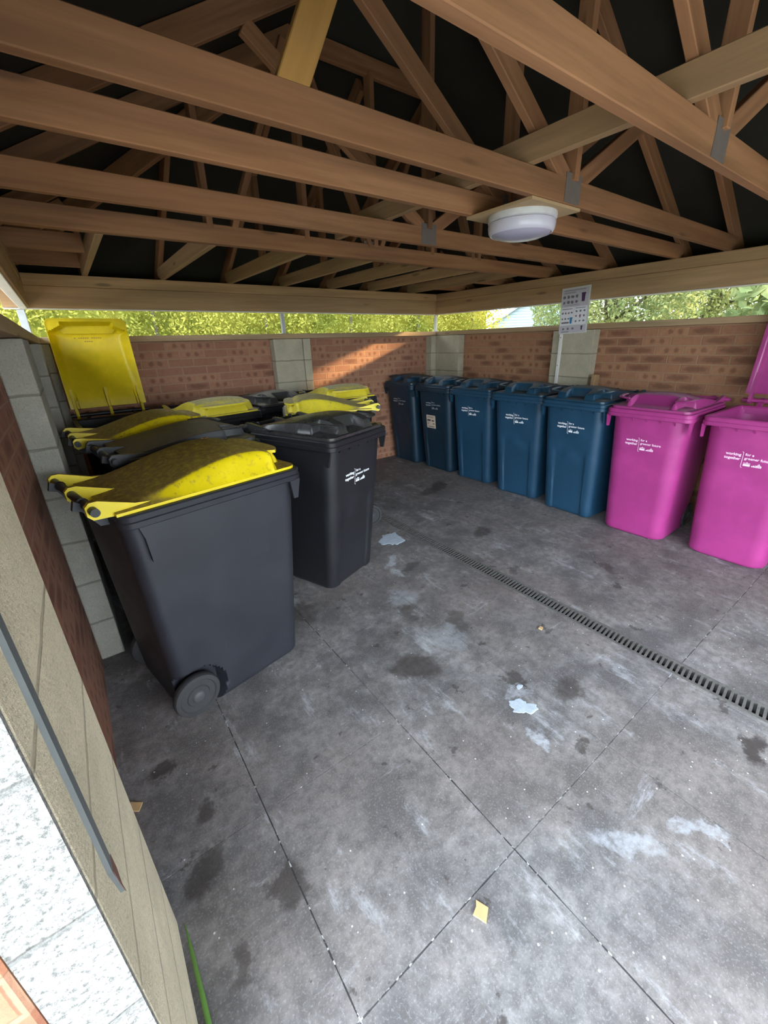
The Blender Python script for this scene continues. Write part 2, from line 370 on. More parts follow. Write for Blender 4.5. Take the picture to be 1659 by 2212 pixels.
def beam(name, p0, p1, w, h, mat, parent=None, roll=0.0, cut0=0.0, cut1=0.0):
    """board from p0 to p1 (centre line), w across, h in the 'up' direction; local X runs along the grain.
    cut0/cut1: slope of the end cuts"""
    p0 = Vector(p0); p1 = Vector(p1); d = p1-p0; L = d.length; x = d.normalized()
    up = Vector((0, 0, 1)) if abs(x.z) < .9 else Vector((0, 1, 0))
    y = up.cross(x).normalized(); z = x.cross(y)
    M = Matrix((x, y, z)).transposed().to_4x4()
    if roll: M = M @ Matrix.Rotation(roll, 4, 'X')
    M.translation = p0
    mb = MB(); b = h/2
    poly = [(0-cut0*b, -b), (L+cut1*b, -b), (L-cut1*b, b), (0+cut0*b, b)]
    mb.prism(poly, 'y', -w/2, w/2)
    o = obj(name, mb, mat, parent)
    o.matrix_world = M
    if parent is not None:
        pm = Matrix.Translation(parent.location) @ Matrix.Rotation(parent.rotation_euler.z, 4, 'Z')
        o.matrix_parent_inverse = Matrix.Identity(4); o.matrix_basis = pm.inverted() @ M
    bevel(o, .003)
    return o

# ------------------------------------------------------------------ camera
cam_d = bpy.data.cameras.new('camera'); cam = bpy.data.objects.new('camera', cam_d); C.objects.link(cam)
MR = Matrix(((0.8010012018679327, 0.24214419328742437, -0.5475064056824448),
             (-0.5980372717985997, 0.2818520416436223, -0.7502738487785707),
             (-0.027358657602579647, 0.9283994917483014, 0.37057507684095614)))
mw = MR.to_4x4(); mw.translation = (0, 0, 1.52); cam.matrix_world = mw
cam_d.sensor_fit = 'VERTICAL'; cam_d.sensor_height = 24.0; cam_d.lens = 886.747/2212*24
cam_d.shift_x = -(834.93-829.5)/2212; cam_d.shift_y = (1090.63-1106)/2212
cam_d.clip_start = .02; cam_d.clip_end = 300
scene.camera = cam

# ------------------------------------------------------------------ room shell
YA, XB, XC = 4.43, 4.145, -.104          # inner faces of posts and beams
YF = -1.35                                # wall behind the doorway side
BA, BB, BC = 4.535, 4.25, -.213           # inner faces of the brick panels
ZS0, ZS1, ZB0, ZB1 = 1.573, 1.622, 1.833, 2.071
struct('floor', MB().box(BC-.12, 1.985, YF-.2, BA+.1, -.15, 0).box(2.093, BB+.1, YF-.2, BA+.1, -.15, 0).box(1.985, 2.093, YF-.2, BA+.1, -.15, -.06), 'floor')
struct('wall_back', MB().box(BC-.1, BB+.1, BA, BA+.103, 0, ZS0), 'brick_x')
struct('wall_right', MB().box(BB, BB+.103, YF-.1, BA, 0, ZS0), 'brick_y')
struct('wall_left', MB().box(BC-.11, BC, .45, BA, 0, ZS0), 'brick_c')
struct('wall_front', MB().box(3.1, BB, YF-.103, YF, 0, ZS0), 'brick_x')  # unseen wall kept short; the opening beside it lets in more daylight
struct('path_bounce', MB().box(-6, BC-.12, -6, 9, -.16, -.03).box(BC-.12, 6, -6, YF-.2, -.16, -.03), 'bounce_paving')  # unseen pale paving added to bounce daylight up to the roof timbers
struct('ground', MB().box(-60, 70, -60, 70, -.3, -.16), 'soil')

def pillar(name, boxes, mat, label, group='block pillars'):
    mb = MB()
    for b in boxes: mb.box(*b)
    o = obj(name, mb, mat); bevel(o, .006, 2)
    return tag(o, label, 'pillar', group)
pillar('block_pillar', [(1.825, 2.158, YA, BA, 0, ZS0-.002), (2.164, 2.255, YA+.003, BA, 0, ZS0-.002)], 'block', 'cream concrete block pillar in the middle of the back brick wall')
pillar('block_pillar', [(XB, BB, 2.22, 2.66, 0, ZS0-.002)], 'block', 'cream block pillar under the poster, with white trunking on it')
pillar('block_pillar', [(XB, BB, 4.0, YA, 0, ZS0-.002), (4.062, BB, YA, BA, 0, ZS0-.002)], 'block', 'cream block corner pillar behind the darkest blue bins')
pillar('block_pillar', [(BC, XC-.004, 2.285, 2.715, 0, ZS0-.002)], 'block_grey', 'grey block pillar on the left wall behind the nearest grey bin')
pillar('block_pillar', [(BC, XC, 4.0, YA, 0, ZS0-.002), (BC, XC+.05, YA, BA, 0, ZS0-.002)], 'block_grey', 'block corner pillar beside the open yellow lid')
jp = pillar('block_pillar', [(-.207, -.125, .449, .9, 0, ZS0-.002)], 'block_doorlit', 'rough block pillar at the doorway, its pale colour holding door light, lit white on its end face')
obj('rough_end_face', MB().box(-.207, -.125, .440, .4485, 0, ZS0-.002), 'block_rough', jp)['label'] = 'rough white end face'
tag(bevel(obj('brick_jamb', MB().box(BC-.115, -.208, .435, .449, 0, ZS0-.002), 'brick_out'), .004), 'orange brick end of the left wall at the doorway', 'brickwork')

def trim(i, boxes, mat, kind='structure'):
    mb = MB()
    for b in boxes: mb.box(*b)
    o = obj('trim_%d' % i, mb, mat); o['kind'] = kind; bevel(o, .003); return o
def board(name, x0, x1, y0, y1, z0, z1, mat, parent=None):
    """axis aligned board whose local X runs along its long side"""
    if (y1-y0) > (x1-x0):
        o = obj(name, MB().box(0, y1-y0, -(x1-x0), 0, 0, z1-z0), mat, parent, loc=(x0, y0, z0), rot=(0, 0, PI/2))
    else:
        o = obj(name, MB().box(0, x1-x0, 0, y1-y0, 0, z1-z0), mat, parent, loc=(x0, y0, z0))
    return bevel(o, .003)
def wall_beam(lbl, parts):
    e = empty('wall_plate', parts[0][1][:1]+parts[0][1][2:3]+parts[0][1][4:5])
    for nm, b, mt in parts:
        o = board(nm, *b, mt); o.parent = e; o.matrix_parent_inverse = Matrix.Translation(-e.location)
    return tag(e, lbl, 'beam', 'timber wall plates above the slots')
T1 = 1.988
wall_beam('broad pale timber beam above the back wall slot', [
    ('lower_board', (BC-.05, XB, YA, YA+.05, ZB0, T1), 'pale_pine'), ('upper_board', (BC-.05, XB, YA-.004, YA+.10, T1+.001, ZB1), 'pale_pine'),
    ('steel_strip', (BC-.05, XB, YA+.012, YA+.062, ZB0-.010, ZB0-.0005), 'white_pvc')])
wall_beam('broad pale timber beam above the right wall slot', [
    ('lower_board', (XB, XB+.05, YF, BA, ZB0, T1), 'pale_pine'), ('upper_board', (XB-.004, XB+.10, YF, BA, T1+.001, ZB1), 'pale_pine'),
    ('steel_strip', (XB+.012, XB+.062, YF, BA, ZB0-.010, ZB0-.0005), 'white_pvc')])
wall_beam('timber beam above the left wall slot', [
    ('lower_board', (XC-.05, XC, YF, YA, ZB0, T1), 'pale_pine'), ('upper_board', (XC-.10, XC+.004, YF, YA, T1+.001, ZB1), 'pale_pine'),
    ('steel_strip', (XC-.062, XC-.012, YF, YA, ZB0-.010, ZB0-.0005), 'white_pvc')])
o = board('trim_1', XC, XB, YF, YF+.1, ZB0, ZB1, 'pale_pine'); o['kind'] = 'structure'
def sill(lbl, *b): return tag(board('timber_sill', *b, 'sill_pine'), lbl, 'sill', 'timber sills under the slots')
sill('timber sill along the top of the back brick wall', XC, XB+.0, YA-.004, BA+.12, ZS0, ZS1)
sill('timber sill along the top of the right brick wall', XB-.004, BB+.12, YF, BA+.12, ZS0, ZS1)
sill('timber sill along the top of the left brick wall', BC-.12, XC-.001, .44, BA+.12, ZS0, ZS1)
o = board('trim_2', 3.1, XB, YF-.12, YF+.05, ZS0, ZS1, 'sill_pine'); o['kind'] = 'structure'
# steel posts standing in the slots
def post(x, y, lbl, w=.036):
    o = obj('steel_post', MB().box(x-w/2, x+w/2, y-w/2, y+w/2, ZS1, ZB0-.0105).box(x-w, x+w, y-w*.9, y+w*.9, ZS1, ZS1+.006), 'galv')
    return tag(bevel(o, .003), lbl, 'post', 'steel posts in the slots')
post(1.985, YA+.075, 'grey steel post in the middle of the back slot')
post(XB+.045, YA+.055, 'grey steel post at the back right corner of the slots')
post(XC-.06, YA+.05, 'grey steel post at the back left corner beside the yellow lid', .05)
post(XB+.07, 2.45, 'grey steel post in the right slot right behind the poster')

# ------------------------------------------------------------------ roof: felt + trusses
SL = math.tan(R(30)); XM = (XB+XC)/2; ZT = 2.285          # felt height above the wall line
def ceiling():
    ov = .42; x0, x1, y0, y1 = XC-ov, XB+ov, YF-ov, YA+ov; ze = ZT-ov*SL
    half = (x1-x0)/2; zr = ze+half*SL
    P = [(x0, y0, ze), (x1, y0, ze), (x1, y1, ze), (x0, y1, ze), (XM, y0+half, zr), (XM, y1-half, zr)]
    F = [(0, 1, 4), (1, 2, 5, 4), (2, 3, 5), (3, 0, 4, 5)]
    mb = MB(); mb.add(P, F); mb.add([(a, b, c+.05) for a, b, c in P], F)
    mb.add([P[i] for i in range(4)]+[(a, b, c+.05) for a, b, c in P[:4]], [(i, (i+1) % 4, (i+1) % 4+4, i+4) for i in range(4)])
    return struct('ceiling', mb, 'felt')
ceiling()
zs = ZT-.42*SL
trim(3, [(XC-.42, XC-.06, YF-.42, YA+.42, zs-.03, zs-.005), (XB+.06, XB+.42, YF-.42, YA+.42, zs-.03, zs-.005),
         (XC-.06, XB+.06, YA+.105, YA+.42, zs-.03, zs-.005), (XC-.06, XB+.06, YF-.42, YF-.005, zs-.03, zs-.005)], 'felt')

TW, TH = .038, .097
zt = ZB1+TH/2                       # tie centre
def zraf(dx): return ZT-.06+dx*SL   # rafter centre height at distance dx inside the wall line
GR = 'roof trusses spanning the store'
def nailplate(parent, x, y, z, w=.12, h=.11):
    o = obj('nail_plate', MB().box(x-w/2, x+w/2, y-TW/2-.0025, y-TW/2-.0003, z-h/2, z+h/2), 'nail_steel', parent)
    o.location = (-parent.location.x, -parent.location.y, -parent.location.z); return o
def truss(y, lbl, node):
    e = empty('roof_truss', (XM, y, ZB1)); tag(e, lbl, 'roof truss', GR)
    beam('bottom_chord', (XC-.09, y, zt), (XB+.09, y, zt), TW, TH, 'pine', e)
    beam('rafter', (XC-.30, y, zraf(-.30)), (XM, y, zraf(XM-XC)), TW-.0015, TH, 'pine', e)
    beam('rafter', (XB+.30, y, zraf(-.30)), (XM, y, zraf(XM-XC)), TW-.0015, TH, 'pine', e)
    top = zraf(XM-XC)-.08
    beam('king_post', (node, y, zt+TH/2-.01), (node, y, zraf(min(node-XC, XB-node))-.07), TW-.003, .072, 'pine', e)
    for sx in (-1, 1):
        q = XM+sx*1.06; beam('web', (node+sx*.05, y, zt+.045), (q, y, zraf(1.06)-.05), TW-.003, .072, 'pine', e)
    if y == 1.30: beam('web', (.655, y, zt+.012), (1.0, y, zraf(1.0-XC)-.05), TW-.003, .085, 'golden_pine', e)
    nailplate(e, node, y, zt+.01)
    return e
truss(.745, 'brown timber roof truss nearest overhead, in front of the lamp', 2.0)
truss(1.30, 'brown timber roof truss over the near edge of the lamp board', 2.02)
truss(1.645, 'brown timber roof truss over the far edge of the lamp board', 2.02)
truss(2.255, 'brown timber roof truss just beyond the round lamp', 2.02)
def girder(y):
    e = empty('roof_truss', (XM, y, ZB1)); tag(e, 'dark girder truss carrying the jack joists from the back beam', 'roof truss', GR)
    beam('bottom_chord', (XC-.09, y, zt), (XB+.09, y, zt), TW*1.6, TH, 'pine', e)
    ztop = zraf(YA-y)
    xl, xr = XC+(YA-y), XB-(YA-y)
    beam('top_chord', (xl, y, ztop), (xr, y, ztop), TW-.0015, TH, 'pine', e)
    beam('rafter', (XC-.30, y, zraf(-.30)), (xl, y, ztop), TW-.0015, TH, 'pine', e); beam('rafter', (XB+.30, y, zraf(-.30)), (xr, y, ztop), TW-.0015, TH, 'pine', e)
    for x in (.86, 1.47, 2.02, 2.57, 3.12):
        zz = min(ztop, zraf(min(x-XC, XB-x)))
        beam('web', (x, y, zt+.03), (x, y, zz-.03), TW-.003, .072, 'pine', e)
    for a, b in ((1.0, 1.42), (1.97, 1.52), (2.07, 2.52), (3.05, 2.62)):
        beam('web', (a, y, zt+.04), (b, y, ztop-.04), TW-.003, .072, 'pine', e)
    nailplate(e, 1.98, y, zt+.01); return e
girder(2.83)
def jack(x, lbl):
    e = empty('jack_truss', (x, YA, ZB1)); tag(e, lbl, 'jack truss', 'jack trusses on the back beam')
    y0 = 2.87; d = min(YA-y0, min(x-XC, XB-x))
    beam('bottom_chord', (x, y0, zt), (x, YA+.09, zt), TW, TH, 'pale_pine', e)  # paler wood puts the slot light on these chords into their colour
    beam('rafter', (x, YA+.30, zraf(-.30)), (x, YA-d+.05, zraf(d-.05)), TW-.0015, TH, 'pine', e)
    if d > 1.0: beam('web', (x, YA-.85, zt+.04), (x, YA-.85, zraf(.85)-.04), TW-.003, .072, 'pine', e)
    return e
JL = ['jack truss on the back beam nearest the left corner, with a sunlit end', 'jack truss on the back beam second from the left corner', 'jack truss on the back beam third from the left corner',
      'jack truss on the back beam above the block pillar', 'jack truss on the back beam third from the right corner', 'jack truss on the back beam second from the right corner', 'jack truss on the back beam nearest the right corner']
for x, l in zip((.31, .88, 1.47, 2.02, 2.58, 3.13, 3.74), JL): jack(x, l)
def sidejack(x0, x1, y, lbl):
    e = empty('short_jack_truss', (x0, y, ZB1)); tag(e, lbl, 'jack truss', 'short jack trusses in the hip corners')
    s = 1 if x1 > x0 else -1; d = abs(x1-x0)
    beam('bottom_chord', (x0-s*.09, y, zt), (x1, y, zt), TW, TH, 'pine', e)
    beam('rafter', (x0-s*.30, y, zraf(-.30)), (x1, y, zraf(d)), TW-.0015, TH, 'pine', e)
sidejack(XC, .27, 3.42, 'short jack in the left corner, the one farther from the back beam'); sidejack(XC, .27, 4.02, 'short jack in the left corner, close to the back beam')
sidejack(XB, 3.78, 3.42, 'short jack in the right corner, the one farther from the back beam'); sidejack(XB, 3.78, 4.02, 'short jack in the right corner, close to the back beam')
for s, l in ((-1, 'hip rafter rising from the back left corner'), (1, 'hip rafter rising from the back right corner')):
    xc = XC if s < 0 else XB
    tag(beam('hip_rafter', (xc+s*.02, YA+.02, zraf(-.02)-.04), (xc-s*1.56, YA-1.56, zraf(1.56)-.035), TW, .12, 'pine'), l, 'rafter', 'hip rafters')
tag(beam('timber_binder', (1.725, .25, ZB1+TH+.05), (1.70, 2.81, ZB1+TH+.05), TW, TH, 'pale_pine'), 'pale timber binder lying across the tops of the truss ties above the lamp', 'timber brace')
tag(beam('timber_brace', (2.62, .30, 2.44), (1.98, 1.28, 3.0), TW, .08, 'pine'), 'sloping timber brace between the two nearest trusses', 'timber brace')

# ------------------------------------------------------------------ lamp
e = tag(empty('ceiling_lamp', (1.93, 1.475, 2.06)), 'round white opal bulkhead lamp on a square plywood board under the trusses', 'lamp')
obj('backing_board', MB().box(-.185, .185, -.185, .185, -.002, .010), 'plywood', e)
pr = [(0, -.002), (.158, -.002), (.160, -.012), (.158, -.026), (.150, -.03), (0, -.03)]
obj('lamp_base', MB().lathe(pr, 48), 'lamp_base', e, 30)
pr = [(.150, -.030), (.156, -.034), (.157, -.045), (.153, -.068), (.146, -.078), (.141, -.080), (.138, -.078), (.138, -.070)]
obj('outer_ring', MB().lathe(pr, 64), 'opal', e, 40)
pr = [(.1385, -.074), (.132, -.082), (.10, -.093), (.06, -.099), (.03, -.101), (.0001, -.1015)]
obj('diffuser', MB().lathe(pr, 64), 'opal_shaded', e, 40)

# ------------------------------------------------------------------ floor drain
e = tag(empty('floor_drain', (2.039, 1.5, 0)), 'long slotted metal drain channel running across the concrete floor', 'drain')
y0, y1 = YF+.05, YA-.05
f = MB()
for sx in (-1, 1): f.box(sx*.050-.004, sx*.050+.004, y0-1.5, y1-1.5, -.055, .0015)
obj('frame', f, 'grate', e)
gb = MB()
yy = y0-1.5
while yy < y1-1.5:
    gb.add([(-.042, yy, -.006), (.042, yy+.010, -.006), (.042, yy+.021, -.006), (-.042, yy+.011, -.006), (-.042, yy, .0005), (.042, yy+.010, .0005), (.042, yy+.021, .0005), (-.042, yy+.011, .0005)],
           [(0,3,2,1),(4,5,6,7),(0,1,5,4),(1,2,6,5),(2,3,7,6),(3,0,4,7)]); yy += .0235
for sx in (-1, 1): gb.box(sx*.0415-.0042, sx*.0415+.0042, y0-1.5, y1-1.5, -.012, .001)
obj('grating', gb, 'grate', e)
obj('channel', MB().box(-.045, .045, y0-1.5, y1-1.5, -.059, -.05), 'channel_dark', e)

# ------------------------------------------------------------------ wheelie bins
def rrect(hx, yf, yb, r, ns=6, nx=14, ny=22):
    """rounded rectangle ring, counter-clockwise from the front left corner"""
    pts = []
    def arc(cx, cy, a0):
        for k in range(ns+1):
            a = a0+PI/2*k/ns; pts.append((cx+r*math.cos(a), cy+r*math.sin(a)))
    def line(p, q, n):
        for k in range(1, n): pts.append((p[0]+(q[0]-p[0])*k/n, p[1]+(q[1]-p[1])*k/n))
    arc(-hx+r, yf+r, PI); line(pts[-1], (hx-r, yf), nx)
    arc(hx-r, yf+r, -PI/2); line(pts[-1], (hx, yb-r), ny)
    arc(hx-r, yb-r, 0); line(pts[-1], (-hx+r, yb), nx)
    arc(-hx+r, yb-r, PI/2); line(pts[-1], (-hx, yf+r), ny)
    return pts
def sstep(a, b, x):
    t = max(0.0, min(1.0, (x-a)/(b-a))) if b != a else float(x > a)
    return t*t*(3-2*t)
TYPES = {
 't240': dict(W=.574, F=.734, Rt=1.015, Rb=.957, bw=.228, bf=.598, bb=.085, tw=.258, tf=.700, tb=.055, hz=1.036, wy=.085, wx=.208, r0=.055, r1=.07, panel=True),
 't240s': dict(W=.574, F=.734, Rt=1.005, Rb=.948, bw=.226, bf=.600, bb=.085, tw=.258, tf=.700, tb=.055, hz=1.036, wy=.085, wx=.208, r0=.085, r1=.10, panel=False),
 't360': dict(W=.611, F=.814, Rt=.991, Rb=.938, bw=.262, bf=.698, bb=.10, tw=.278, tf=.782, tb=.055, hz=1.03, wy=.160, wx=.252, r0=.055, r1=.05, panel=False)}
def body_mesh(T):
    d = TYPES[T]; rings = []
    zs = [0, .004, .010, .020]+[.020+.0125*i for i in range(1, 21)]+[.30+.03*i for i in range(0, int((d['Rt']-.02-.30)/.03)+1)]
    zs = [z for z in zs if z < d['Rb']+.03]+[d['Rb']+.035]
    H = d['Rb']
    for z in zs:
        t = z/H; ins = .016*(1-min(1, z/.020))**2
        hx = d['bw']+(d['tw']-d['bw'])*t-ins; yf = -(d['bf']+(d['tf']-d['bf'])*t)+ins; yb = -(d['bb']+(d['tb']-d['bb'])*t)-ins
        r = d['r0']+(d['r1']-d['r0'])*t
        ring = []
        for x, y in rrect(hx, yf, yb, r, 6, 26, 44):
            q = math.hypot(y+d['wy'], z-.10)
            if abs(x) > d['wx']-.06:
                li = d['wx']-.050; lim = li+(hx-li)*sstep(.122, .134, q); x = math.copysign(min(abs(x), max(lim, li-.005)), x)
            if d['panel'] and y < yf+.004 and z < .72:
                zt_ = .60-.55*max(0, abs(x)-.06)**1.35 if abs(x) > .06 else .60
                dep = .011*sstep(.150, .135, abs(x))*sstep(zt_+.012, zt_-.012, z)*(.35+.65*sstep(.02, .09, abs(x)) if z > .5 else 1)
                y += dep
            ring.append((x, y, z))
        rings.append(ring)
    n = len(rings[0])
    # inner skin
    inner = []
    for z in (H+.035, .5, .06, .03):
        t = z/H
        hx = d['bw']+(d['tw']-d['bw'])*t-.006; yf = -(d['bf']+(d['tf']-d['bf'])*t)+.014; yb = -(d['bb']+(d['tb']-d['bb'])*t)-.006
        hx2 = min(hx, d['wx']-.06) if z < .25 else hx
        inner.append([(x, y, z) for x, y in rrect(hx2, yf, yb, d['r0'], 6, 26, 44)])
    mb = MB(); mb.loft(rings+inner, closed_bottom=True, closed_top=True)
    return mb
def rim_mesh(T):
    d = TYPES[T]; W, F, Rt, Rb = d['W']/2, d['F'], d['Rt'], d['Rb']
    def ring(o, z, r): return [(x, y, z) for x, y in rrect(W-o, -F+o, -.045-o, max(.012, r-o), 6, 4, 4)]
    mb = MB()
    i0 = W-d['tw']+.004
    prof = [(i0, Rb+.004), (.006, Rb), (.002, Rb+.004), (.0005, Rb+(Rt-Rb)*.45), (.005, Rb+(Rt-Rb)*.52), (.003, Rt-.006), (.008, Rt), (.030, Rt), (i0+.006, Rt-.01), (i0+.006, Rb+.004)]
    rs = [ring(o, z, .05) for o, z in prof]
    mb.loft(rs+[rs[0]])
    # gusset ribs under the rim
    fx = d['tw']-.03
    for k in range(5):
        x = -fx*.8+fx*1.6*k/4; yb = -(d['bf']+(d['tf']-d['bf'])*.955)+.004
        mb.prism([(-F+.012, Rb+.004), (yb, Rb+.004), (yb+.002, Rb-.034)], 'x', x-.004, x+.004)
    for sx in (-1, 1):
        xo = sx*(W-.012)
        mb.prism([(-F+.02, Rb+.004), (-F+.075, Rb+.004), (-F+.062, Rb-.085), (-F+.040, Rb-.085)], 'x', xo-.006, xo+.006)
        mb.prism([(-.170, Rb+.004), (-.100, Rb+.004), (-.112, Rb-.045), (-.118, Rb-.14), (-.142, Rb-.14), (-.148, Rb-.045)], 'x', sx*(W-.012)-.007, sx*(W-.012)+.007)
        # handle arms reaching back to the bar
        mb.prism([(-.06, Rb), (-.06, Rt), (.035, d['hz']+.02), (.045, d['hz']-.012), (.02, d['hz']-.02), (-.02, Rb+.005)], 'x', sx*.165-.012, sx*.165+.012)
    return mb
def interp(keys, s):
    for (a, b), (c, e_) in zip(keys, keys[1:]):
        if s <= c:
            t = (s-a)/(c-a); t = t*t*(3-2*t) if False else t
            return b+(e_-b)*t
    return keys[-1][1]
def catmull(keys, s):
    xs = [k[0] for k in keys]; ys = [k[1] for k in keys]
    i = 0
    while i < len(xs)-2 and s > xs[i+1]: i += 1
    h = xs[i+1]-xs[i]; t = max(0, min(1, (s-xs[i])/h))
    m0 = (ys[i+1]-ys[max(i-1, 0)])/(xs[i+1]-xs[max(i-1, 0)]) if i > 0 else (ys[1]-ys[0])/(xs[1]-xs[0])
    m1 = (ys[min(i+2, len(ys)-1)]-ys[i])/(xs[min(i+2, len(xs)-1)]-xs[i])
    return (2*t**3-3*t*t+1)*ys[i]+(t**3-2*t*t+t)*h*m0+(-2*t**3+3*t*t)*ys[i+1]+(t**3-t*t)*h*m1
HA = [(0, .004), (.10, .012), (.25, .038), (.45, .078), (.64, .102), (.80, .096), (.92, .074), (1, .062)]
HK = [(0, .014), (.08, .026), (.22, .052), (.42, .084), (.60, .102), (.76, .100), (.88, .088), (.96, .074), (1, .07)]
def lid_mesh(T, arch):
    """built in hinge space: origin on the hinge axis, front at -Y"""
    d = TYPES[T]; Wl = d['W']/2-.022; F = d['F']-.018; z0 = d['Rt']+(.012 if arch else .017)-d['hz']; v0 = -.050
    nu, nv = 76, 88
    k = .9 if not arch else 1.06
    def dome(u, v):
        s = (-v-.05)/(F-.05); a = abs(u)
        H = catmull(HA if arch else HK, s)*k
        if arch:
            hw = Wl-.004
            if s > .84: hw -= (Wl-.175)*sstep(.84, .93, s)
            dist = min(hw-a, (.962-s)*F)
            if dist <= 0: return 0.0
            t = min(1, dist/.25); w = sstep(.80, .88, s)      # steeper walls round the front tongue
            return H*((.76-.05*w)*sstep(-.012, .062-.04*w, dist)*(1 if dist > .001 else 0)+(.24+.05*w)*(1-(1-t)**2))
        dist = min(Wl-.024-a, (.966-s)*F, (s+.02)*F)
        if dist <= 0: return 0.0
        t = min(1, dist/.22)
        z = H*(.60*sstep(0, .020, dist)+.40*(1-(1-t)**2))
        notch = sstep(.152, .168, a)*sstep(.735, .752, s)
        if d['panel']: scoop = sstep(.088, .072, a)*sstep(.80, .835, s)
        else: scoop = sstep(.145, .125, a)*sstep(.76, .965, s)
        return z*(1-max(.86*notch, .84*scoop))
    def top(u, v):
        e = min(Wl-abs(u), v+F)
        return z0+dome(u, v)
    us = [-Wl+2*Wl*i/nu for i in range(nu+1)]; vs = [-F+(F+v0)*j/nv for j in range(nv+1)]
    mb = MB(); cr = .045
    def xy(u, v):
        # round the two front corners
        au = abs(u); du = au-(Wl-cr); dv = -(v+F-cr)
        if du > 0 and dv > 0:
            L = math.hypot(du, dv)
            m_ = max(du, dv)
            if L > 1e-9:
                f = m_/L; du *= f; dv *= f
            return math.copysign(Wl-cr+du, u), -F+cr-dv
        return u, v
    V = []
    for lay in (0, 1):
        for v in vs:
            for u in us:
                x, y = xy(u, v); z = top(u, v)
                V.append((x, y, z-(0.0055 if lay else 0)))
    nU = nu+1; off = nU*(nv+1); Fc = []
    for j in range(nv):
        for i in range(nu):
            a = j*nU+i; Fc.append((a, a+1, a+nU+1, a+nU)); Fc.append((off+a, off+a+nU, off+a+nU+1, off+a+1))
    # border: skirt down then in to the lower layer
    bd = [i for i in range(nU)]+[j*nU+nu for j in range(1, nv+1)]+[nv*nU+i for i in range(nu-1, -1, -1)]+[j*nU for j in range(nv-1, 0, -1)]
    b = len(V)
    for q in bd: V.append((V[q][0], V[q][1], d['Rt']+.001-d['hz']))
    for q in bd: V.append((V[q][0]*.985, V[q][1]+(.005 if V[q][1] < -.3 else 0), d['Rt']+.001-d['hz']))
    nb = len(bd)
    for i in range(nb):
        j = (i+1) % nb
        Fc.append((bd[i], bd[j], b+j, b+i)); Fc.append((b+i, b+j, b+nb+j, b+nb+i)); Fc.append((b+nb+i, b+nb+j, off+bd[j], off+bd[i]))
    mb.add(V, Fc)
    # raised flange step and hinge ears
    for u in (-Wl+.035, 0, Wl-.035):
        t = .010
        pol = [(-.20, z0+.004), (-.12, z0+.016), (-.014, .027), (.010, .027), (.024, .014), (.024, -.018), (.010, -.034), (-.060, z0-.012), (-.20, z0-.004)]
        mb.prism(pol, 'x', u-t, u+t)
    return mb, top, z0, F, Wl
def lip_meshes(T, arch):
    _, top, z0, F, Wl = LIDS[(T, arch)]
    zf = z0+(.060 if arch else .058)
    c = MB(); n = 20; rows = []
    # rounded tongue over the front edge
    pl = []
    for i in range(n+1):
        hw_ = .205
        u = -hw_+2*hw_*i/n; w = abs(u)/hw_; pl.append((u, -F*.930-.046*(1-w**5)-.002))
    pl2 = [(hw_*.80, -F*.86), (-hw_*.80, -F*.86)]
    c.prism(pl+pl2, 'z', zf-.004, zf+.009)
    gs = []
    for sx in (-1, 1):
        g_ = MB(); pts = []
        for i in range(13):
            t = i/12; b = math.sin(PI*t)
            aa = PI/2*t; ru = Wl-.028-.150; rv = F*.215
            u = .150+ru*math.cos(aa)**.55; v = -(F*.735+rv*math.sin(aa)**.55); zz = zf+.010-.012*t
            pts.append((sx*u, v, zz))
        g_.tube(pts, [.012]+[.016]*11+[.012], 10, .45); gs.append(g_)
    return c, gs
LIDS = {}; CACHE = {}
for T in TYPES:
    for ar in (False, True): LIDS[(T, ar)] = lid_mesh(T, ar)
def cached(key, fn, name):
    if key not in CACHE: CACHE[key] = fn().mesh(name)
    return CACHE[key]
def text_mesh(body, size, align, bold=0.0):
    cu = bpy.data.curves.new('t', 'FONT'); cu.body = body; cu.size = size; cu.align_x = align; cu.offset = bold; cu.resolution_u = 3
    cu.extrude = .0004
    o = bpy.data.objects.new('t', cu); C.objects.link(o)
    dg = bpy.context.evaluated_depsgraph_get(); dg.update()
    me = bpy.data.meshes.new_from_object(o.evaluated_get(dg)); bpy.data.objects.remove(o); return me
